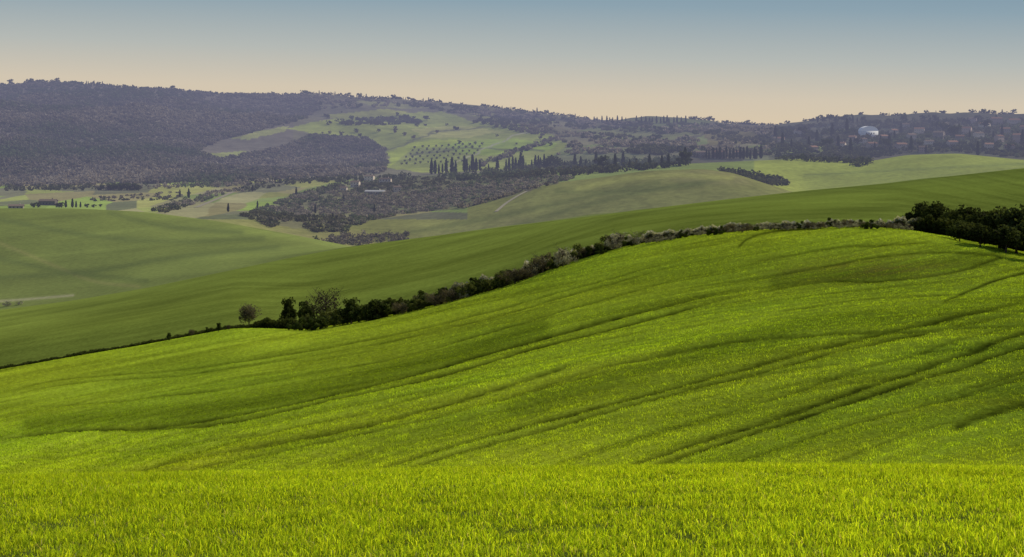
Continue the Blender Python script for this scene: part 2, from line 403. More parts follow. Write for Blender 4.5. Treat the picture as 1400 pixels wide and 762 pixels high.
# ------------------------------------------------------------------ terrain sheets
def sheet(name, a, b, mat, label, cat='field'):
    r0, r1 = start[a], start[b] if b < len(start) else NR-1
    P = np.stack([GX, GY, GZ], -1)[r0:r1+1].reshape(-1, 3); n = r1-r0+1
    i = np.arange(n-1)[:, None]*NC+np.arange(NC-1)[None]; i = i.ravel()
    o = mesh(name, P, np.stack([i, i+1, i+NC+1, i+NC], 1), mat, C[r0:r1+1].reshape(-1, 3), smoothf=True)
    return tag(o, label, cat, kind='structure')
sheet('foreground_ground', 0, 3, MG_near, 'dark soil under the bright grass nearest the camera', 'ground')
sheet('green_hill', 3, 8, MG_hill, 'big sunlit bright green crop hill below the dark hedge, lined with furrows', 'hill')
sheet('middle_field', 8, 11, MG_f2, 'smooth darker green field sloping up behind the hedge', 'field')
sheet('rounded_hill', 11, 14, MG_f3, 'rounded olive green hill at the left behind the darker field', 'hill')
sheet('valley', 14, 18, MG_val, 'valley floor and low slopes with pale green fields and scrub', 'valley')
sheet('far_hills', 18, 24, MG_far, 'long hazy wooded hills on the horizon', 'hills')

# ------------------------------------------------------------------ foreground grass
def colsample(px, row):      # px array, fractional row array
    f = np.clip((px-PXS[0])/2.0, 0, NC-1.001); i = f.astype(int); t = f-i
    r = np.clip(row, 0, NR-1.001); j = r.astype(int); u = r-j
    out = []
    for G in (GY, GZ):
        out.append((G[j, i]*(1-t)+G[j, i+1]*t)*(1-u)+(G[j+1, i]*(1-t)+G[j+1, i+1]*t)*u)
    return (px-700)/F*out[0], out[0], out[1]
def blades(x, y, z, L, W, bend, col, tipcol, root=.55):
    n = len(x); a = rng.uniform(0, 2*math.pi, n); b = rng.uniform(0, 2*math.pi, n)
    base = np.stack([x, y, z-.01], 1); side = np.stack([np.cos(a), np.sin(a), a*0], 1)*W[:, None]*.5
    dr = np.stack([np.cos(b), np.sin(b), b*0], 1)*(L*bend)[:, None]; up = np.array([0, 0, 1.])[None]*L[:, None]
    m1 = base+up*.55+dr*.25; tp = base+up*(1-.35*bend[:, None])+dr
    v = np.stack([base-side, base+side, m1+side*.9, m1-side*.9, tp], 1).reshape(-1, 3)
    o = np.arange(n)[:, None]*5
    f = np.stack([o+[0, 1, 2], o+[0, 2, 3], o+[3, 2, 4]], 1).reshape(-1, 3)
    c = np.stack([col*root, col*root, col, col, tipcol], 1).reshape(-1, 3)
    return v, f, c
Yrow = GY[:, NC//2]
def fg(n, y0, y1, pxa=-120, pxb=1520):
    y = np.sqrt(rng.uniform(y0*y0, y1*y1, n)); px = rng.uniform(pxa, pxb, n)
    return px, np.interp(y, Yrow[:start[3]+1], np.arange(start[3]+1))
px, rw = fg(540000, 10.5, 35)
x, y, z = colsample(px, rw)
dens = fbm(x/.4, y/.5, 101, 3); patch = fbm(x/3, y/3, 102, 3)
keep = dens+rng.uniform(-.6, .6, len(x)) > -.36
x, y, z, dens, patch = x[keep], y[keep], z[keep], dens[keep], patch[keep]
n = len(x); L = rng.uniform(.03, .10, n)*(1+.7*dens); W = rng.uniform(.005, .0095, n)
g = rng.uniform(0, 1, n)[:, None]
col = np.array((.29, .42, .014))*(1-g)+np.array((.54, .58, .03))*g
col *= (1+.18*patch)[:, None]*rng.uniform(.5, 1.15, n)[:, None]
dry = rng.uniform(size=n) < .02; col[dry] = (.42, .36, .14)
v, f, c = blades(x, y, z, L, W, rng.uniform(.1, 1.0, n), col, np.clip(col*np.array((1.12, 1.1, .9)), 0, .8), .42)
tag(mesh('grass', v, f, ML_fg, c), 'short bright yellow-green grass blades filling the foreground', 'grass', kind='stuff')
# hill crop tufts
n = 600000
px = rng.uniform(-120, 1520, n); rw = start[4]-4+(start[7]-start[4]+2)*rng.uniform(0, 1, n)**1.2
x, y, z = colsample(px, rw)
ri = np.clip(rw-start[4], 0, HILLC.shape[0]-1).astype(int); ci = np.clip((px-PXS[0])/2, 0, NC-1).astype(int)
clump = fbm(x/.6, y/1.1, 201, 3)
tr = tram[ri, ci]; fi = fine[ri, ci]; keep = (rng.uniform(size=n) > tr*1.4)&(clump+.5*fi+rng.uniform(-.5, .5, n) > -.38)
x, y, z, ri, ci, clump = x[keep], y[keep], z[keep], ri[keep], ci[keep], clump[keep]; n = len(x)
L = rng.uniform(.06, .14, n)*(1+.8*clump)*np.clip(150/y, .55, 1.1); W = y*.00030*rng.uniform(.6, 1.4, n)
g = rng.uniform(0, 1, n)[:, None]
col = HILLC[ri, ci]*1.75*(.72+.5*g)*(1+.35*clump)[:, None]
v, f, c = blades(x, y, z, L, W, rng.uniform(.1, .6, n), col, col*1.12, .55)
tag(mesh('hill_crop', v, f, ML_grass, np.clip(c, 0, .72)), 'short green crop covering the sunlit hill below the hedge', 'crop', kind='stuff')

# ------------------------------------------------------------------ trees
def crown_round(h, w, nc, nl, ls, base=.2, cols=((.03,.045,.015),(.07,.085,.03)), seed=1, flat=1.0):
    r = np.random.default_rng(seed); cs = []
    while len(cs) < nc:
        p = r.uniform(-1, 1, 3)
        if .25 < np.linalg.norm(p) < 1: cs.append(p*(.6+.4*r.uniform()))
    cs = np.array(cs); cz = h*(base+(1-base)/2); hzr = h*(1-base)/2
    ctr = np.stack([cs[:, 0]*w/2, cs[:, 1]*w/2, cz+cs[:, 2]*hzr*flat], 1)
    rad = r.uniform(.10, .22, nc)*min(w, h)*1.1
    k = r.integers(0, nc, nl); d = r.normal(size=(nl, 3)); d /= np.linalg.norm(d, axis=1)[:, None]
    p = ctr[k]+d*rad[k][:, None]*(r.uniform(0, 1, nl)**.45)[:, None]
    v, f = leaves(p, ls*r.uniform(.6, 1.3, nl), .65)
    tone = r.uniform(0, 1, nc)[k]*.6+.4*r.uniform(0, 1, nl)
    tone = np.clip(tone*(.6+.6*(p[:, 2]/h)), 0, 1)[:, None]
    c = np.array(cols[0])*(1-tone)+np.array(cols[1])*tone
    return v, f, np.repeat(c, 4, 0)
def trunk(h, w, r0, seed=1, twigs=0, bark=(.06,.05,.04), base=.25):
    r = np.random.default_rng(seed); parts = []
    top = np.array([r.uniform(-.05, .05)*h, r.uniform(-.05, .05)*h, h*.75])
    mid = top*.45+np.array([r.uniform(-.03, .03)*h, 0, 0])
    v, f = tube([(0, 0, -.3), mid*.5, mid, top], [r0*1.3, r0, r0*.75, r0*.25]); parts.append((v, f, bark))
    for i in range(6+twigs):
        t = r.uniform(max(.08, base*.8), .7); s = mid*(t/.45) if t < .45 else mid+(top-mid)*((t-.45)/.3 if t < .75 else 1)
        s = np.array([0, 0, 0])+s; s[2] = min(h*t*.9, h*.7); a = r.uniform(0, 2*math.pi); ln = w*r.uniform(.28, .5)
        e = s+np.array([math.cos(a)*ln, math.sin(a)*ln, h*r.uniform(.15, .42)])
        if e[2] > h: e[2] = h*r.uniform(.85, 1)
        m_ = (s+e)/2+r.normal(size=3)*h*.02
        v, f = tube([s, m_, e], [r0*.45, r0*.28, r0*.1], 5); parts.append((v, f, bark))
        if twigs:
            for q in range(9):
                t2 = r.uniform(.3, 1); s2 = s+(e-s)*t2; e2 = s2+r.normal(size=3)*np.array([w*.12, w*.12, h*.06])+np.array([0, 0, h*.1])
                v, f = tube([s2, e2], [r0*.16, r0*.05], 3); parts.append((v, f, bark))
    return join(parts)
DK = ((.018,.027,.009),(.072,.090,.022)); BR = ((.045,.038,.026),(.125,.105,.062)); OL = ((.030,.042,.013),(.13,.14,.038)); PALE = ((.09,.083,.058),(.38,.36,.27))
NEAR = {}
def near_kind(key, w, cols, nl, twigs=0, base=.1, seed=1, nc=34, ls=.26):
    h = 6.0
    tv = trunk(h, w, .14, seed, twigs, base=base); tm = mesh('trunk', *tv[:2], M_bark, tv[2], link=False)
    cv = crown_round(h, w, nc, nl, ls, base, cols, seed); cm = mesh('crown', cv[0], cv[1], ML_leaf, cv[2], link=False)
    NEAR[key] = (tm, cm)
near_kind('dark', 5.0, DK, 2600, seed=2)
near_kind('dark2', 4.4, DK, 2400, seed=3, nc=24)
near_kind('dark_shrub', 9, DK, 2400, seed=14, nc=18, base=-.15, ls=.32)
near_kind('dark_shrub2', 10, DK, 2200, seed=15, nc=12, base=-.2, ls=.28)
near_kind('olive', 8.5, OL, 2000, seed=4, nc=13, base=-.15, ls=.28)
near_kind('brown', 9, BR, 1500, twigs=14, seed=5, nc=18, ls=.20, base=-.1)
near_kind('bare', 6.6, ((.03,.026,.018),(.06,.052,.035)), 1100, twigs=26, seed=6, nc=50, ls=.14)
near_kind('round', 5.6, ((.05,.042,.028),(.115,.10,.062)), 2200, twigs=10, seed=8, nc=40, ls=.17, base=.18)
near_kind('dense', 6.2, ((.013,.018,.007),(.050,.060,.019)), 3400, seed=9, nc=30, base=.02)
near_kind('pale', 9.5, PALE, 1300, twigs=12, seed=10, nc=16, ls=.17, base=-.1)
def near_tree(kind, name, label, cat, px, py, hpx, wf=1.0, group=None, ymin=60, ymax=5600, dy=0):
    p = at(px, py, ymin, ymax); p.y += dy
    if dy: p.x = (px-700)/F*p.y; p.z = gz(p.x, p.y)
    o = bpy.data.objects.new(name, None); COL.objects.link(o); o.location = p; s = hpx*p.y/F/6.0
    o.scale = (s*wf, s*wf, s); o.rotation_euler.z = random.uniform(0, 6.28)
    tag(o, label, cat, group)
    for nm, me in zip(('trunk', 'crown'), NEAR[kind]):
        c = obj(nm, me, o)
    return o
def hedgeY(px): return float(np.interp(px, PXS, R6))
near_tree('round', 'tree', 'small round brown tree standing alone at the left start of the hedge', 'tree', 340, 447, 33, 1.0, ymin=230, ymax=440)
near_tree('dark', 'tree', 'dark upright tree beside the lone round brown tree, first in the hedge', 'tree', 394, 450, 41, .75, ymin=230, ymax=440)
near_tree('dark2', 'tree', 'dark bushy tree between the upright dark tree and the tall bare tree', 'tree', 419, 449, 39, .95, ymin=230, ymax=440)
near_tree('bare', 'tree', 'tallest bare twiggy tree rising from the left end of the hedge', 'tree', 446, 446, 52, .95, ymin=230, ymax=440)
near_tree('dark', 'tree', 'dark leafy tree just right of the tall bare tree', 'tree', 480, 443, 34, 1.1, ymin=230, ymax=440)
near_tree('brown', 'shrub', 'small brown shrub between the lone round tree and the dark upright tree', 'shrub', 370, 449, 15, .8, ymin=230, ymax=440)
for q, (px_, h_) in enumerate([(231, 11), (262, 11), (283, 10), (299, 12), (312, 8)]):
    near_tree(['dark', 'round', 'dark2'][q % 3], 'shrub', 'tiny shrub in the thin line left of the lone round tree', 'shrub', px_, hedgeY(px_)+1, h_, .9, 'tiny shrubs left of the hedge', 230, 440)
rr = random.Random(3)
px_ = 402.0
while px_ < 1240:
    if px_ < 500: hpx = rr.uniform(14, 24); kd = rr.choice(['dark_shrub', 'olive', 'dark_shrub2'])
    elif px_ < 600: hpx = rr.uniform(13, 31); kd = rr.choice(['dark_shrub', 'olive', 'dark_shrub2', 'brown'])
    elif px_ < 700: hpx = rr.uniform(13, 29); kd = rr.choice(['dark_shrub', 'brown', 'olive', 'dark_shrub2', 'pale'])
    elif px_ < 870:
        kd = rr.choice(['pale', 'brown', 'dark_shrub2', 'pale', 'olive', 'brown']); hpx = rr.uniform(17, 34) if kd in ('pale', 'brown') else rr.uniform(12, 21)
    else:
        kd = rr.choice(['pale', 'brown', 'dark_shrub2', 'pale']); hpx = rr.uniform(6, 14)
    sec = ('dark leafy shrub in the left half of the long hedge' if kd.startswith('dark') and px_ < 700 else
           'olive green shrub in the long hedge' if kd == 'olive' else
           'brown half-bare shrub in the long hedge' if kd == 'brown' else
           'pale grey wispy bush in the middle and right of the long hedge' if kd == 'pale' else
           'low dark shrub in the right half of the long hedge')
    near_tree(kd, 'shrub', sec, 'shrub', px_, hedgeY(px_)+2, hpx, rr.uniform(.7, 1.4), sec+'s' , 200, 440, dy=rr.uniform(-2, 6))
    px_ += max(hpx, 10)*rr.uniform(.34, .62)
for i, (a, b, h_, w_) in enumerate([(1244,312,22,1.2),(1262,314,38,.9),(1281,318,42,.95),(1302,322,34,1.1),(1322,327,46,1.1),(1344,333,46,1.1),(1366,340,56,1.0),(1390,347,66,1.0),(1415,350,62,1.1),(1445,362,70,1.1),(1312,330,28,1.3),(1340,338,32,1.2),(1375,346,38,1.3),(1478,372,62,1)]):
    near_tree('dense', 'tree', 'dense dark evergreen tree in the clump at the right end of the hedge', 'tree', a, b, h_, w_, 'dark trees at the right end of the hedge', 200, 440)
# undergrowth of the hedge
n = 150000; px = rng.uniform(-150, 1560, n)
hpx = np.interp(px, [-150, 200, 330, 385, 430, 600, 700, 860, 900, 1200, 1250, 1320, 1560], [3.2, 3.6, 5, 13, 17, 17, 17, 15, 9, 7, 15, 24, 36])*(1+.5*fbm(px/12, px*0, 301)+.35*fbm(px/4, px*0, 303, 2))
row = start[7]+rng.uniform(-5, 5, n); x, y, z = colsample(px, row)
kk = rng.uniform(size=n) < np.clip(hpx/14, .3, 1); px, x, y, z, hpx = px[kk], x[kk], y[kk], z[kk], hpx[kk]; n = len(px)
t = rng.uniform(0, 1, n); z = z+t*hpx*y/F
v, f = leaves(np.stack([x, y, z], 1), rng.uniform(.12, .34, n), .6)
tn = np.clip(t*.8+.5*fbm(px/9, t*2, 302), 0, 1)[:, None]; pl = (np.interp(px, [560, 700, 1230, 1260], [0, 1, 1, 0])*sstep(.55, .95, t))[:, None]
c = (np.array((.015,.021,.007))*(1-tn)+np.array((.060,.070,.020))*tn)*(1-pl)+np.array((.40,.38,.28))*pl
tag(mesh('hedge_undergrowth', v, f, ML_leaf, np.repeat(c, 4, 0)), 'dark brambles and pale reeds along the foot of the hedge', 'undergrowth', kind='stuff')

# ---- far trees, single small meshes
def far_mesh(name, h, w, cols, nl, ls, base, seed, nc=14, flat=1):
    cv = crown_round(h, w, nc, nl, ls, base, cols, seed, flat)
    tv, tf = tube([(0, 0, -.5), (0, 0, h*.6)], [.3, .15], 5)
    V, Fa, Cc = join([(cv[0], cv[1], cv[2]), (tv, tf, (.04, .035, .03))])
    return mesh(name, V, Fa, ML_far, Cc, link=False)
def cypress_mesh(h, w, seed):
    r = np.random.default_rng(seed); n = 420; t = r.uniform(0.03, 1, n)**.9
    rad = w/2*np.clip(np.minimum(t*6, (1-t)**.55*1.25), 0, 1)*(.8+.3*r.uniform(size=n)); a = r.uniform(0, 6.28, n); q = r.uniform(0, 1, n)**.4
    p = np.stack([np.cos(a)*rad*q, np.sin(a)*rad*q, t*h], 1)
    v, f = leaves(p, .8*r.uniform(.6, 1.2, n), .45, up=1)
    c = np.array((.014,.022,.010))+np.array((.030,.034,.012))*r.uniform(0, 1, n)[:, None]
    tv, tf = tube([(0, 0, -.5), (0, 0, h*.5), (0, 0, h*.9)], [.35, .3, .1], 5)
    V, Fa, Cc = join([(v, f, np.repeat(c, 4, 0)), (tv, tf, (.03, .026, .02))])
    return mesh('cypress_tree', V, Fa, ML_far, Cc, link=False)
CYP = [cypress_mesh(12, 3.0, s) for s in (1, 2, 3, 4)]
OAK = [far_mesh('tree', 10, 10, ((.022,.032,.012),(.070,.078,.028)), 260, 1.0, .02, s) for s in (11, 12, 13)]
BRT = [far_mesh('tree', 10, 10, ((.06,.05,.038),(.14,.115,.08)), 240, .9, .02, s) for s in (21, 22, 23)]
OLV = [far_mesh('olive_tree', 6, 6, ((.035,.042,.026),(.09,.10,.06)), 180, .6, .1, s) for s in (31, 32)]
PIN = [far_mesh('umbrella_pine', 12, 11, ((.014,.022,.010),(.050,.058,.02)), 260, .9, .5, s, flat=.9) for s in (41, 42)]
BUS = [far_mesh('tree', 10, 15, ((.03,.034,.02),(.08,.078,.04)), 300, 1.3, -.25, s, nc=16) for s in (51, 52, 53)]
BASEH = {'c': 12, 'o': 10, 'b': 10, 'l': 6, 'p': 12, 'w': 10}
KIND = {'c': (CYP, 'cypress_tree', 'cypress'), 'o': (OAK, 'tree', 'tree'), 'b': (BRT, 'tree', 'tree'), 'l': (OLV, 'olive_tree', 'olive tree'), 'p': (PIN, 'umbrella_pine', 'pine'), 'w': (BUS, 'tree', 'tree')}
def far_tree(k, px, py, hpx, label, group, ymin=1000, wf=1.0, ymax=5600, dz=0):
    ms, nm, cat = KIND[k]; p = at(px, py, ymin, ymax); s = hpx*p.y/F/BASEH[k]
    o = obj(nm, random.choice(ms)); o.location = p; o.location.z -= dz*p.y/F; o.scale = (s*wf, s*wf, s); o.rotation_euler.z = random.uniform(0, 6.28)
    return tag(o, label, cat, group)
U = random.uniform
px_ = 590
while px_ < 748:       # valley cypress row
    far_tree('c', px_, 238-(px_-592)*.055+U(-1, 1), U(9, 23), 'dark cypress in the row across the middle of the valley', 'cypresses in the valley row', 1950, U(.9, 1.3)); px_ += random.choice((3, 4, 5, 8, 12))
for px_ in [753,762,772,786,794,801,815,823,841,852,861,870,888,905,914,930,938]:
    far_tree('c' if U(0, 1) < .5 else 'o', px_, 231-(px_-753)*.02+U(-1.5, 1.5), U(11, 21), 'dark tree in the dense stand at the centre, below the far hills', 'trees in the dense central stand', 1950, 1.2)
for px_ in np.linspace(966, 1040, 17):
    far_tree('c', px_+U(-1.5, 1.5), 217+U(-1, 1), U(11, 19), 'cypress in the avenue behind the pale green field at right', 'cypresses in the avenue at right', 2250, 1.2)
for px_ in [1060,1070,1082,1097,1106,1117,1131,1138,1146,1158,1163,1173,1196,1204,1211,1216,1223,1232,1246,1259,1266,1280,1293,1304,1311,1326,1337,1349,1358,1370,1381,1392,1398,1407]:
    far_tree(random.choice('cccop'), px_, U(180, 214), U(11, 21), 'dark tree standing among the houses on the right hillside', 'trees among the village houses', 2400, 1.2)
for px_ in np.linspace(812, 856, 9): far_tree('c', px_+U(-2, 2), 168, U(7, 10), 'small cypress in the left row on the skyline right of centre', 'skyline cypresses, left row', 3000, 1.2)
for px_ in np.linspace(872, 936, 14): far_tree('c', px_+U(-2, 2), 169, U(7, 12), 'small cypress in the right row on the skyline right of centre', 'skyline cypresses, right row', 3000, 1.2)
for px_ in [1118,1126,1134,1142,1150,1158,1166,1172,1182,1214,1222,1238,1262,1275,1283,1322,1336,1362]:
    far_tree(random.choice('ccwpo'), px_, 168, U(6, 13), 'dark tree breaking the skyline above the village', 'skyline trees above the village', 3000, 1.3)
px_ = 2
while px_ < 1390:
    if not 806 < px_ < 942:
        k_ = random.choice('wwwwwoc'); h_ = U(2.5, 5.5) if k_ == 'w' else U(3, 8)
        far_tree(k_, px_, 100, h_, 'small tree on the crest of the long far ridge', 'trees on the far ridge crest', 3600, U(1, 1.6) if k_ == 'w' else 1.2, dz=.6)
    px_ += U(1.5, 6) if vn(np.array([px_/45.]), np.array([2.2]), 6)[0] > .45 else U(8, 30)
far_tree('w', 41, 100, 8, 'tallest tree on the highest point of the skyline, far left', None, 3600, 1.0)
for a in range(6):
    for b in range(11):
        px_ = 548+b*9.2+a*4+U(-1.5, 1.5); py_ = 226-a*4.6+b*-.5+U(-.6, .6)
        far_tree('l', px_, py_, U(3.4, 4.8), 'small olive tree in the orchard rows on the light green slope', 'olive trees in the orchard', 2650)
for i in range(44):
    px_ = U(440, 770); py_ = U(154, 200)
    far_tree(random.choice('oobw'), px_, py_, U(3, 7), 'scattered tree dotting the light green fields of the far slope', 'scattered trees on the far green slope', 2800, 1.2)
for px_, h_ in [(99, 12), (104, 9), (90, 10), (84, 8), (52, 8), (46, 7), (78, 7), (110, 8), (119, 6), (128, 5), (137, 5)]:
    far_tree('c' if 88 < px_ < 112 else 'o', px_, 284, h_, 'dark tree beside the lone dark farmhouse at the far left', 'trees beside the left farmhouse', 1400, 1.4)
for i in range(14): far_tree('o', 138+i*4+U(-1, 1), 261+U(-1, 0), U(6, 11), 'dark tree in the line at the left edge of the valley fields', 'tree line on the left valley floor', 2000, 1.2)
for px_, py_ in [(258,271),(312,290),(345,262),(352,285),(405,268),(431,292),(455,300),(470,275),(512,292),(246,270)]:
    far_tree('c', px_, py_, U(8, 15), 'single upright cypress among the valley scrub', 'cypresses among the valley scrub', 1500, 1.2)
far_tree('c', 937, 226, 24, 'tall slim cypress at the right end of the dense central stand', None, 1900, 1.2)

# ---- woods and scrub masses
def wood(name, label, cat, poly, n, h, w, pal, ls, nq=26, ymin=1000, ymax=5600, var=.3, thr=(-.2, .45), cl=9.):
    xs = [p[0] for p in poly]; ys = [p[1] for p in poly]; pts = []; cnt = 0
    while len(pts) < n and cnt < n*30:
        cnt += 1; a = U(min(xs), max(xs)); b = U(min(ys), max(ys))
        if inpoly(np.array([a]), np.array([b]), poly)[0] and vn(np.array([a/cl]), np.array([b*2.2/cl]), 5)[0] > U(*thr): pts.append(at(a, b, ymin, ymax))
    pts = np.array(pts); n = len(pts)
    H = rng.uniform(h[0], h[1], n); Wd = rng.uniform(w[0], w[1], n)
    d = rng.normal(size=(n, nq, 3)); d /= np.linalg.norm(d, axis=2)[..., None]; d *= rng.uniform(.5, 1, (n, nq, 1))
    p = pts[:, None]+d*np.stack([Wd/2, Wd/2, H/2], 1)[:, None]; p[..., 2] += (H*.42)[:, None]
    v, f = leaves(p.reshape(-1, 3), ls*rng.uniform(.6, 1.3, n*nq), .7)
    pal = np.array(pal); big = fbm(pts[:, 0]/200, pts[:, 1]/260, 8)*.9+.5
    ki = np.clip((big+rng.uniform(-.15, .2, n))*len(pal), 0, len(pal)-1).astype(int)
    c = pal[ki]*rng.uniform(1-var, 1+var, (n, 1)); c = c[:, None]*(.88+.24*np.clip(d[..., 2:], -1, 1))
    return tag(mesh(name, v, f, ML_far, np.repeat(c.reshape(-1, 3), 4, 0)), label, cat, kind='stuff')
BROWNS = [(.085,.105,.052),(.140,.128,.094),(.175,.152,.122),(.215,.190,.150)]
WOODC = [(.085,.110,.060),(.130,.130,.096),(.180,.160,.135),(.250,.220,.180)]
DARKS = [(.032,.042,.020),(.058,.065,.028),(.08,.08,.042)]
wood('wood', 'brown bare wood covering the big hill at the far left', 'wood', [(-260,118),(0,116),(40,111),(60,110),(200,122),(330,128),(430,130),(440,155),(400,168),(335,184),(300,193),(270,207),(300,219),(380,204),(430,185),(500,190),(525,205),(530,226),(520,238),(430,246),(200,252),(0,256),(-260,260)], 15000, (4, 8), (8, 14), WOODC, 2.3, nq=24, ymin=2500, var=.10)
wood('ridge_wood', 'thin belt of trees along the upper slope of the far ridge', 'wood', [(430,130),(560,139),(700,152),(800,165),(1060,174),(1060,186),(900,184),(800,178),(740,172),(640,158),(560,146),(440,150)], 900, (4, 8), (8, 14), BROWNS+DARKS, 2.2, ymin=3000, thr=(.15, .6), cl=14.)
wood('slope_wood', 'mixed brown and dark trees on the slope below the skyline cypresses', 'wood', [(745,180),(900,188),(1060,186),(1060,212),(960,216),(860,210),(760,212),(775,198)], 700, (4, 8), (7, 12), BROWNS+DARKS, 2.0, ymin=2600, thr=(.15, .6), cl=14.)
wood('village_wood', 'dark trees filling the ground between the village houses', 'wood', [(1050,176),(1130,170),(1250,165),(1400,163),(1660,165),(1660,216),(1400,217),(1310,209),(1240,210),(1180,220),(1050,215)], 3300, (4, 8.5), (7, 12), DARKS+BROWNS[:1], 1.7, ymin=2350, thr=(-.1, .5), cl=14.)
wood('valley_scrub', 'brown and olive scrub spread over the valley between the fields', 'scrub', [(330,296),(400,268),(470,250),(560,243),(700,241),(790,243),(720,262),(640,284),(560,292),(500,303),(470,318),(430,318),(400,300),(370,312)], 2700, (1.6, 4.5), (4, 9), BROWNS+BROWNS[:2]+DARKS[1:], 1.0, ymin=1490, thr=(.05, .55), cl=14.)
wood('copse', 'dark copse around the central stand of cypresses', 'copse', [(600,241),(700,233),(760,226),(860,219),(945,218),(940,228),(850,236),(760,243),(620,248)], 560, (5, 9), (6, 10), DARKS+BROWNS[:1], 1.4, ymin=1950)
wood('bush_line', 'line of low brown bushes at the foot of the rounded left hill', 'bushes', [(425,333),(470,322),(556,322),(556,331),(480,337)], 110, (3, 5.5), (5, 7), BROWNS, .9, ymin=1350)
wood('field_bushes', 'dark bushes crossing the pale green field at right', 'bushes', [(982,234),(1010,236),(1050,243),(1085,252),(1060,256),(1010,248)], 130, (4, 8), (5, 9), DARKS+BROWNS, 1.2, ymin=1950)
wood('field_bushes', 'dark bushes along the top edge of the pale green field', 'bushes', [(1130,214),(1170,208),(1192,224),(1180,230),(1150,224),(1060,219),(1070,214)], 150, (5, 9), (6, 9), DARKS, 1.2, ymin=2000)
wood('valley_hedges', 'thin brown hedges dividing the left valley fields', 'hedges', [(200,290),(290,262),(380,252),(382,256),(300,268),(230,292)], 170, (2, 4.5), (4, 6), BROWNS+DARKS, 1.0, ymin=1500)
wood('valley_hedges', 'low hedge line running along the left valley floor above the farmhouse', 'hedges', [(120,272),(260,262),(262,264),(240,275),(130,276)], 60, (2, 4), (4, 6), BROWNS+DARKS, 1.0, ymin=1500)
wood('valley_hedges', 'dark tree belt where the left valley meets the wooded hill', 'hedges', [(0,258),(200,255),(420,246),(560,240),(560,246),(420,252),(200,260),(0,262)], 300, (4, 8), (5, 8), BROWNS+DARKS, 1.3, ymin=2000)
wood('slope_thicket', 'dark thicket between the light green fields on the far slope', 'thicket', [(460,166),(560,160),(580,168),(520,172),(470,172)], 160, (5, 8), (8, 12), DARKS+BROWNS[:1], 2, ymin=3000)
wood('slope_thicket', 'brown thicket above the orchard on the far slope', 'thicket', [(640,165),(700,160),(760,178),(745,186),(690,178)], 150, (5, 8), (8, 12), BROWNS+DARKS, 2, ymin=3000)
wood('slope_thicket', 'thin tree line dropping across the light green far slope to the cypresses', 'thicket', [(640,228),(700,206),(762,186),(770,190),(706,212),(650,232)], 90, (4, 7), (6, 9), BROWNS+DARKS, 1.6, ymin=2650)
near_tree('pale', 'shrub', 'pale blossoming shrub at the left edge, on the track below the rounded hill', 'shrub', 10, 419, 9, 1.2, None, 640, 1250)
near_tree('pale', 'shrub', 'second pale blossoming shrub from the left edge, on the track', 'shrub', 26, 417, 7, 1.2, None, 640, 1250)

# ------------------------------------------------------------------ houses
WALLS = [mat_plain('plaster_cream', (.52, .44, .34), .5, .12), mat_plain('stone_wall', (.30, .25, .20), .6, .25), mat_plain('plaster_pink', (.42, .32, .25), .5, .12), mat_plain('plaster_white', (.82, .81, .78), .5, .08)]
ROOFS = [mat_plain('terracotta', (.22, .13, .09), 1.2, .25), mat_plain('old_tiles', (.16, .12, .09), 1.2, .25)]
M_tin = mat_plain('pale_sheet_roof', (.40, .39, .37), 1.2, .2)
M_glass = mat_plain('dark_window', (.03, .03, .035), 1, .1)
def box(x0, x1, y0, y1, z0, z1):
    v = [(x0,y0,z0),(x1,y0,z0),(x1,y1,z0),(x0,y1,z0),(x0,y0,z1),(x1,y0,z1),(x1,y1,z1),(x0,y1,z1)]
    return np.array(v, float), np.array([(0,3,2,1),(4,5,6,7),(0,1,5,4),(1,2,6,5),(2,3,7,6),(3,0,4,7)])
def house(px, py, w, h, d, rot, wm, rm, label, group, ymin=1900, name='house', cat='house'):
    p = at(px, py, ymin); s = p.y/F; w *= s; h *= s; d *= s
    o = bpy.data.objects.new(name, None); COL.objects.link(o); o.location = p; o.rotation_euler.z = math.radians(rot); tag(o, label, cat, group)
    v, f = box(-w/2, w/2, -d/2, d/2, -3, h)
    rh = d*.22; g = len(v); v = np.vstack([v, [(-w/2, 0, h+rh), (w/2, 0, h+rh)]]); f = np.vstack([f, [(4, 7, g, g), (5, g+1, g+1, 6)]])
    f = [tuple(q) for q in f]; f = [tuple(dict.fromkeys(q)) for q in f]
    me = bpy.data.meshes.new('wall'); me.from_pydata([tuple(q) for q in v], [], f); me.materials.append(wm); obj('wall', me, o)
    e = .5; zz = h-e*rh/(d/2)
    rv = [(-w/2-e,-d/2-e,zz+.05),(w/2+e,-d/2-e,zz+.05),(w/2+e,0,h+rh+.05),(-w/2-e,0,h+rh+.05),(w/2+e,d/2+e,zz+.05),(-w/2-e,d/2+e,zz+.05)]
    rv2 = rv+[(a, b, c+.3) for a, b, c in rv]
    fc = [(0,3,2,1),(3,5,4,2),(6,7,8,9),(9,8,10,11),(0,1,7,6),(4,5,11,10),(1,2,8,7),(2,4,10,8),(3,0,6,9),(5,3,9,11)]
    me = bpy.data.meshes.new('roof'); me.from_pydata(rv2, [], fc); me.materials.append(rm); ro = obj('roof', me, o)
    cv, cf = box(w*.2, w*.2+.9, .6, 1.5, h, h+rh+1.4); mesh('chimney', cv, cf, wm, parent=ro)
    nf = 1 if h < 5.5 else 2; nw = max(2, int(w/3.2))
    for a in range(nf):
        for b in range(nw):
            cx = -w/2+w*(b+.5)/nw; cz = h*(a+.5)/nf
            wv, wf_ = box(cx-.5, cx+.5, -d/2-.06, -d/2+.1, cz-.7, cz+.7); mesh('window', wv, wf_, M_glass, parent=o)
    return o
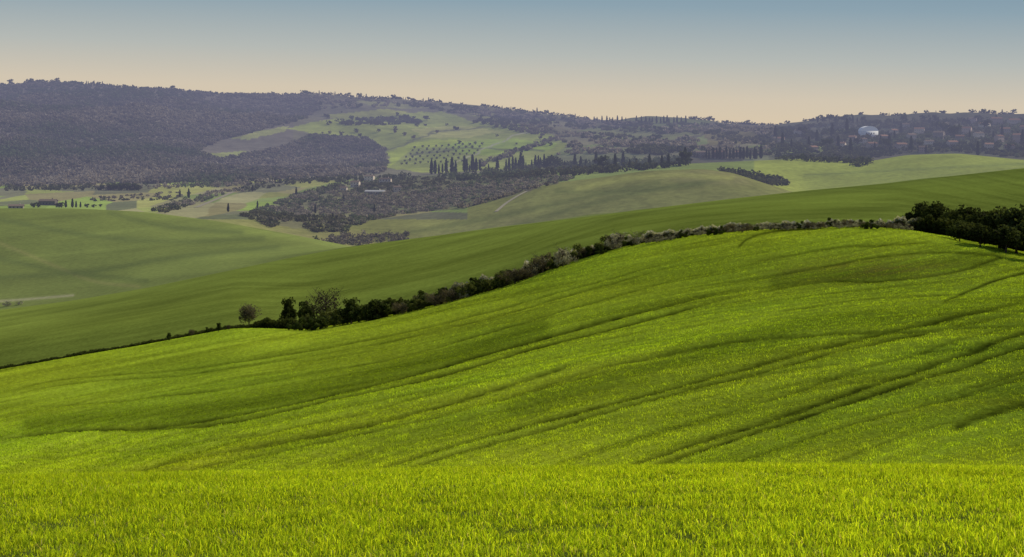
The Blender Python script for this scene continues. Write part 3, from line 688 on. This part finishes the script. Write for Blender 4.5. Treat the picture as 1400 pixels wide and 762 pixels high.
HS = [(958,215,14,7,8),(985,216,18,8,10),(1008,214,9,6,7),(1068,196,10,7,8),(1092,186,12,7,9),(1112,207,11,6,8),(1150,203,13,7,9),(1166,194,10,7,8),(1192,204,14,8,9),(1222,186,10,8,8),(1232,205,15,8,9),(1246,192,12,8,8),(1257,184,14,8,8),(1270,200,13,7,8),(1284,190,15,9,9),(1292,176,10,7,8),(1302,202,14,8,9),(1322,183,13,8,8),(1338,190,14,8,8),(1346,176,15,7,8),(1352,205,12,8,8),(1362,169,16,7,9),(1374,184,14,8,9),(1386,172,17,8,9),(1394,196,18,12,9),(1402,181,14,8,8),(1380,207,13,8,8),(1330,168,12,6,8),(1418,176,16,8,9),(1238,176,10,6,7),(1208,193,11,7,8),(1180,197,10,7,7),(1312,194,12,8,8),(1366,194,12,8,8),(1262,208,12,7,8)]
rr = random.Random(9)
for (a, b, w, h, d) in HS:
    house(a, b, w*.95, h*.95, d, rr.uniform(-35, 35), rr.choice(WALLS[:3]), rr.choice(ROOFS), 'small tile-roofed house among dark trees on the right hillside' if a > 1040 else 'tile-roofed farmhouse beside the cypress avenue', 'houses of the hillside village' if a > 1040 else 'farmhouses by the avenue', 2300)
house(66, 281, 24, 6, 10, -12, mat_plain('dark_stone', (.11,.095,.08), .6, .2), ROOFS[1], 'lone dark farmhouse on the left edge of the valley', None, 1450, 'farmhouse', 'farmhouse')
house(22, 285, 20, 3, 9, 8, WALLS[1], ROOFS[1], 'long low farm building left of the lone dark farmhouse', None, 1450, 'farm_building', 'farm building')
for a, b, w, h, lab in [(513,266,28,4,'long low pale-roofed shed in the valley scrub'),(486,256,12,7,'small cream house left above the pale-roofed shed'),(505,248,13,7,'cream farmhouse directly above the pale-roofed shed'),(527,252,16,7,'pale farmhouse right above the pale-roofed shed'),(543,262,10,6,'little house right of the pale-roofed shed'),(470,262,9,5,'tiny barn at the left of the valley farm cluster')]:
    house(a, b, w, h, 7, rr.uniform(-20, 20), WALLS[0], M_tin if b == 266 else ROOFS[1], lab, None, 1900, 'farmhouse', 'farmhouse')
# white domed building in the village
p = at(1187, 186, 2400); o = bpy.data.objects.new('domed_building', None); COL.objects.link(o); o.location = p; o.rotation_euler.z = .3
tag(o, 'bright white building with a curved roof above the village', 'building')
n = 14; ang = np.linspace(0, math.pi, n); w_ = 17; v = []
for s_ in (-7, 7):
    for t in ang: v.append((math.cos(t)*w_, s_, 9+math.sin(t)*9))
f = [(i, i+1, n+i+1, n+i) for i in range(n-1)]; me = bpy.data.meshes.new('roof'); me.from_pydata(v, [], f+[tuple(range(n)), tuple(range(2*n-1, n-1, -1))]); me.materials.append(WALLS[3]); obj('roof', me, o)
bv, bf = box(-w_, w_, -7, 7, -3, 9); mesh('wall', bv, bf, WALLS[3], parent=o)
for k in range(4):
    bv, bf = box(-8+k*5, -6+k*5, -7.1, -6.9, 3, 6); mesh('window', bv, bf, M_glass, parent=o)

# ------------------------------------------------------------------ tracks
M_road = mat_plain('gravel', (.30, .27, .19), .5, .15)
def ribbon(name, pts, w, label, ymin, lift=.25):
    P = [at(a, b, ymin) for a, b in smooth(pts, 8)]; v = []
    for i, p in enumerate(P):
        d = (P[min(i+1, len(P)-1)]-P[max(i-1, 0)]); d.z = 0; d.normalize(); nx = Vector((-d.y, d.x, 0))*w/2
        for s_ in (-1, 1):
            q = p+nx*s_; v.append((q.x, q.y, max(gz(q.x, q.y), p.z)+lift))
    f = [(2*i, 2*i+1, 2*i+3, 2*i+2) for i in range(len(P)-1)]
    me = bpy.data.meshes.new(name); me.from_pydata(v, [], f); me.materials.append(M_road)
    tag(obj(name, me), label, 'track', kind='structure')
ribbon('path', [(678,290),(694,277),(716,264),(742,253)], 3.2, 'pale track climbing the brownish hill', 1490)
ribbon('road', [(268,284),(300,271),(335,257),(385,251),(420,248)], 5, 'pale road winding through the left valley fields', 1850)

# ------------------------------------------------------------------ light, sky, camera
az, el = math.radians(66), math.radians(38)
d = Vector((math.sin(az)*math.cos(el), math.cos(az)*math.cos(el), math.sin(el)))
sl = bpy.data.lights.new('sun', 'SUN'); sl.energy = 5.0; sl.angle = math.radians(.5); sl.color = (1, .92, .75)
so = bpy.data.objects.new('sun', sl); COL.objects.link(so); so.rotation_euler = (-d).to_track_quat('-Z', 'Y').to_euler(); so.location = (0, 0, 100)
w = bpy.data.worlds.new('World'); S.world = w; w.use_nodes = True; nt = w.node_tree; N, L = nt.nodes, nt.links; N.clear()
sky = N.new('ShaderNodeTexSky'); sky.sky_type = 'NISHITA'; sky.sun_disc = False; sky.sun_elevation = el; sky.sun_rotation = az
tc = N.new('ShaderNodeTexCoord'); sp = N.new('ShaderNodeSeparateXYZ'); L.new(tc.outputs['Generated'], sp.inputs[0])
ad = N.new('ShaderNodeMath'); ad.operation = 'MULTIPLY_ADD'; ad.inputs[1].default_value = .03; L.new(sp.outputs['X'], ad.inputs[0]); L.new(sp.outputs['Z'], ad.inputs[2])
mr = N.new('ShaderNodeMapRange'); mr.inputs[1].default_value = 0; mr.inputs[2].default_value = .1; L.new(ad.outputs[0], mr.inputs[0])
cr = N.new('ShaderNodeValToRGB'); L.new(mr.outputs[0], cr.inputs[0]); e = cr.color_ramp.elements
e[0].position = .12; e[0].color = (.70, .575, .41, 1); e[1].position = 1; e[1].color = (.17, .285, .385, 1)
for p_, c_ in ((.28, (.64, .56, .44)), (.48, (.46, .485, .46)), (.75, (.265, .365, .43))):
    q = e.new(p_); q.color = c_+(1,)
sc = N.new('ShaderNodeVectorMath'); sc.operation = 'SCALE'; sc.inputs['Scale'].default_value = 1/.13; L.new(cr.outputs[0], sc.inputs[0])
mr2 = N.new('ShaderNodeMapRange'); mr2.inputs[1].default_value = .10; mr2.inputs[2].default_value = .3; L.new(sp.outputs['Z'], mr2.inputs[0])
mx = N.new('ShaderNodeMix'); mx.data_type = 'RGBA'; L.new(mr2.outputs[0], mx.inputs[0]); L.new(sc.outputs[0], mx.inputs[6]); L.new(sky.outputs[0], mx.inputs[7])
bg = N.new('ShaderNodeBackground'); bg.inputs[1].default_value = .13; L.new(mx.outputs[2], bg.inputs[0])
wo = N.new('ShaderNodeOutputWorld'); L.new(bg.outputs[0], wo.inputs[0])
cd = bpy.data.cameras.new('camera'); cd.lens = 36*F/1400; cd.sensor_width = 36; cd.shift_y = -(381-H0)/1400; cd.clip_start = .1; cd.clip_end = 60000
co = bpy.data.objects.new('camera', cd); COL.objects.link(co); co.rotation_euler = (math.pi/2, 0, 0); S.camera = co
S.view_settings.view_transform = 'Standard'; S.view_settings.look = 'None'; S.view_settings.exposure = 0
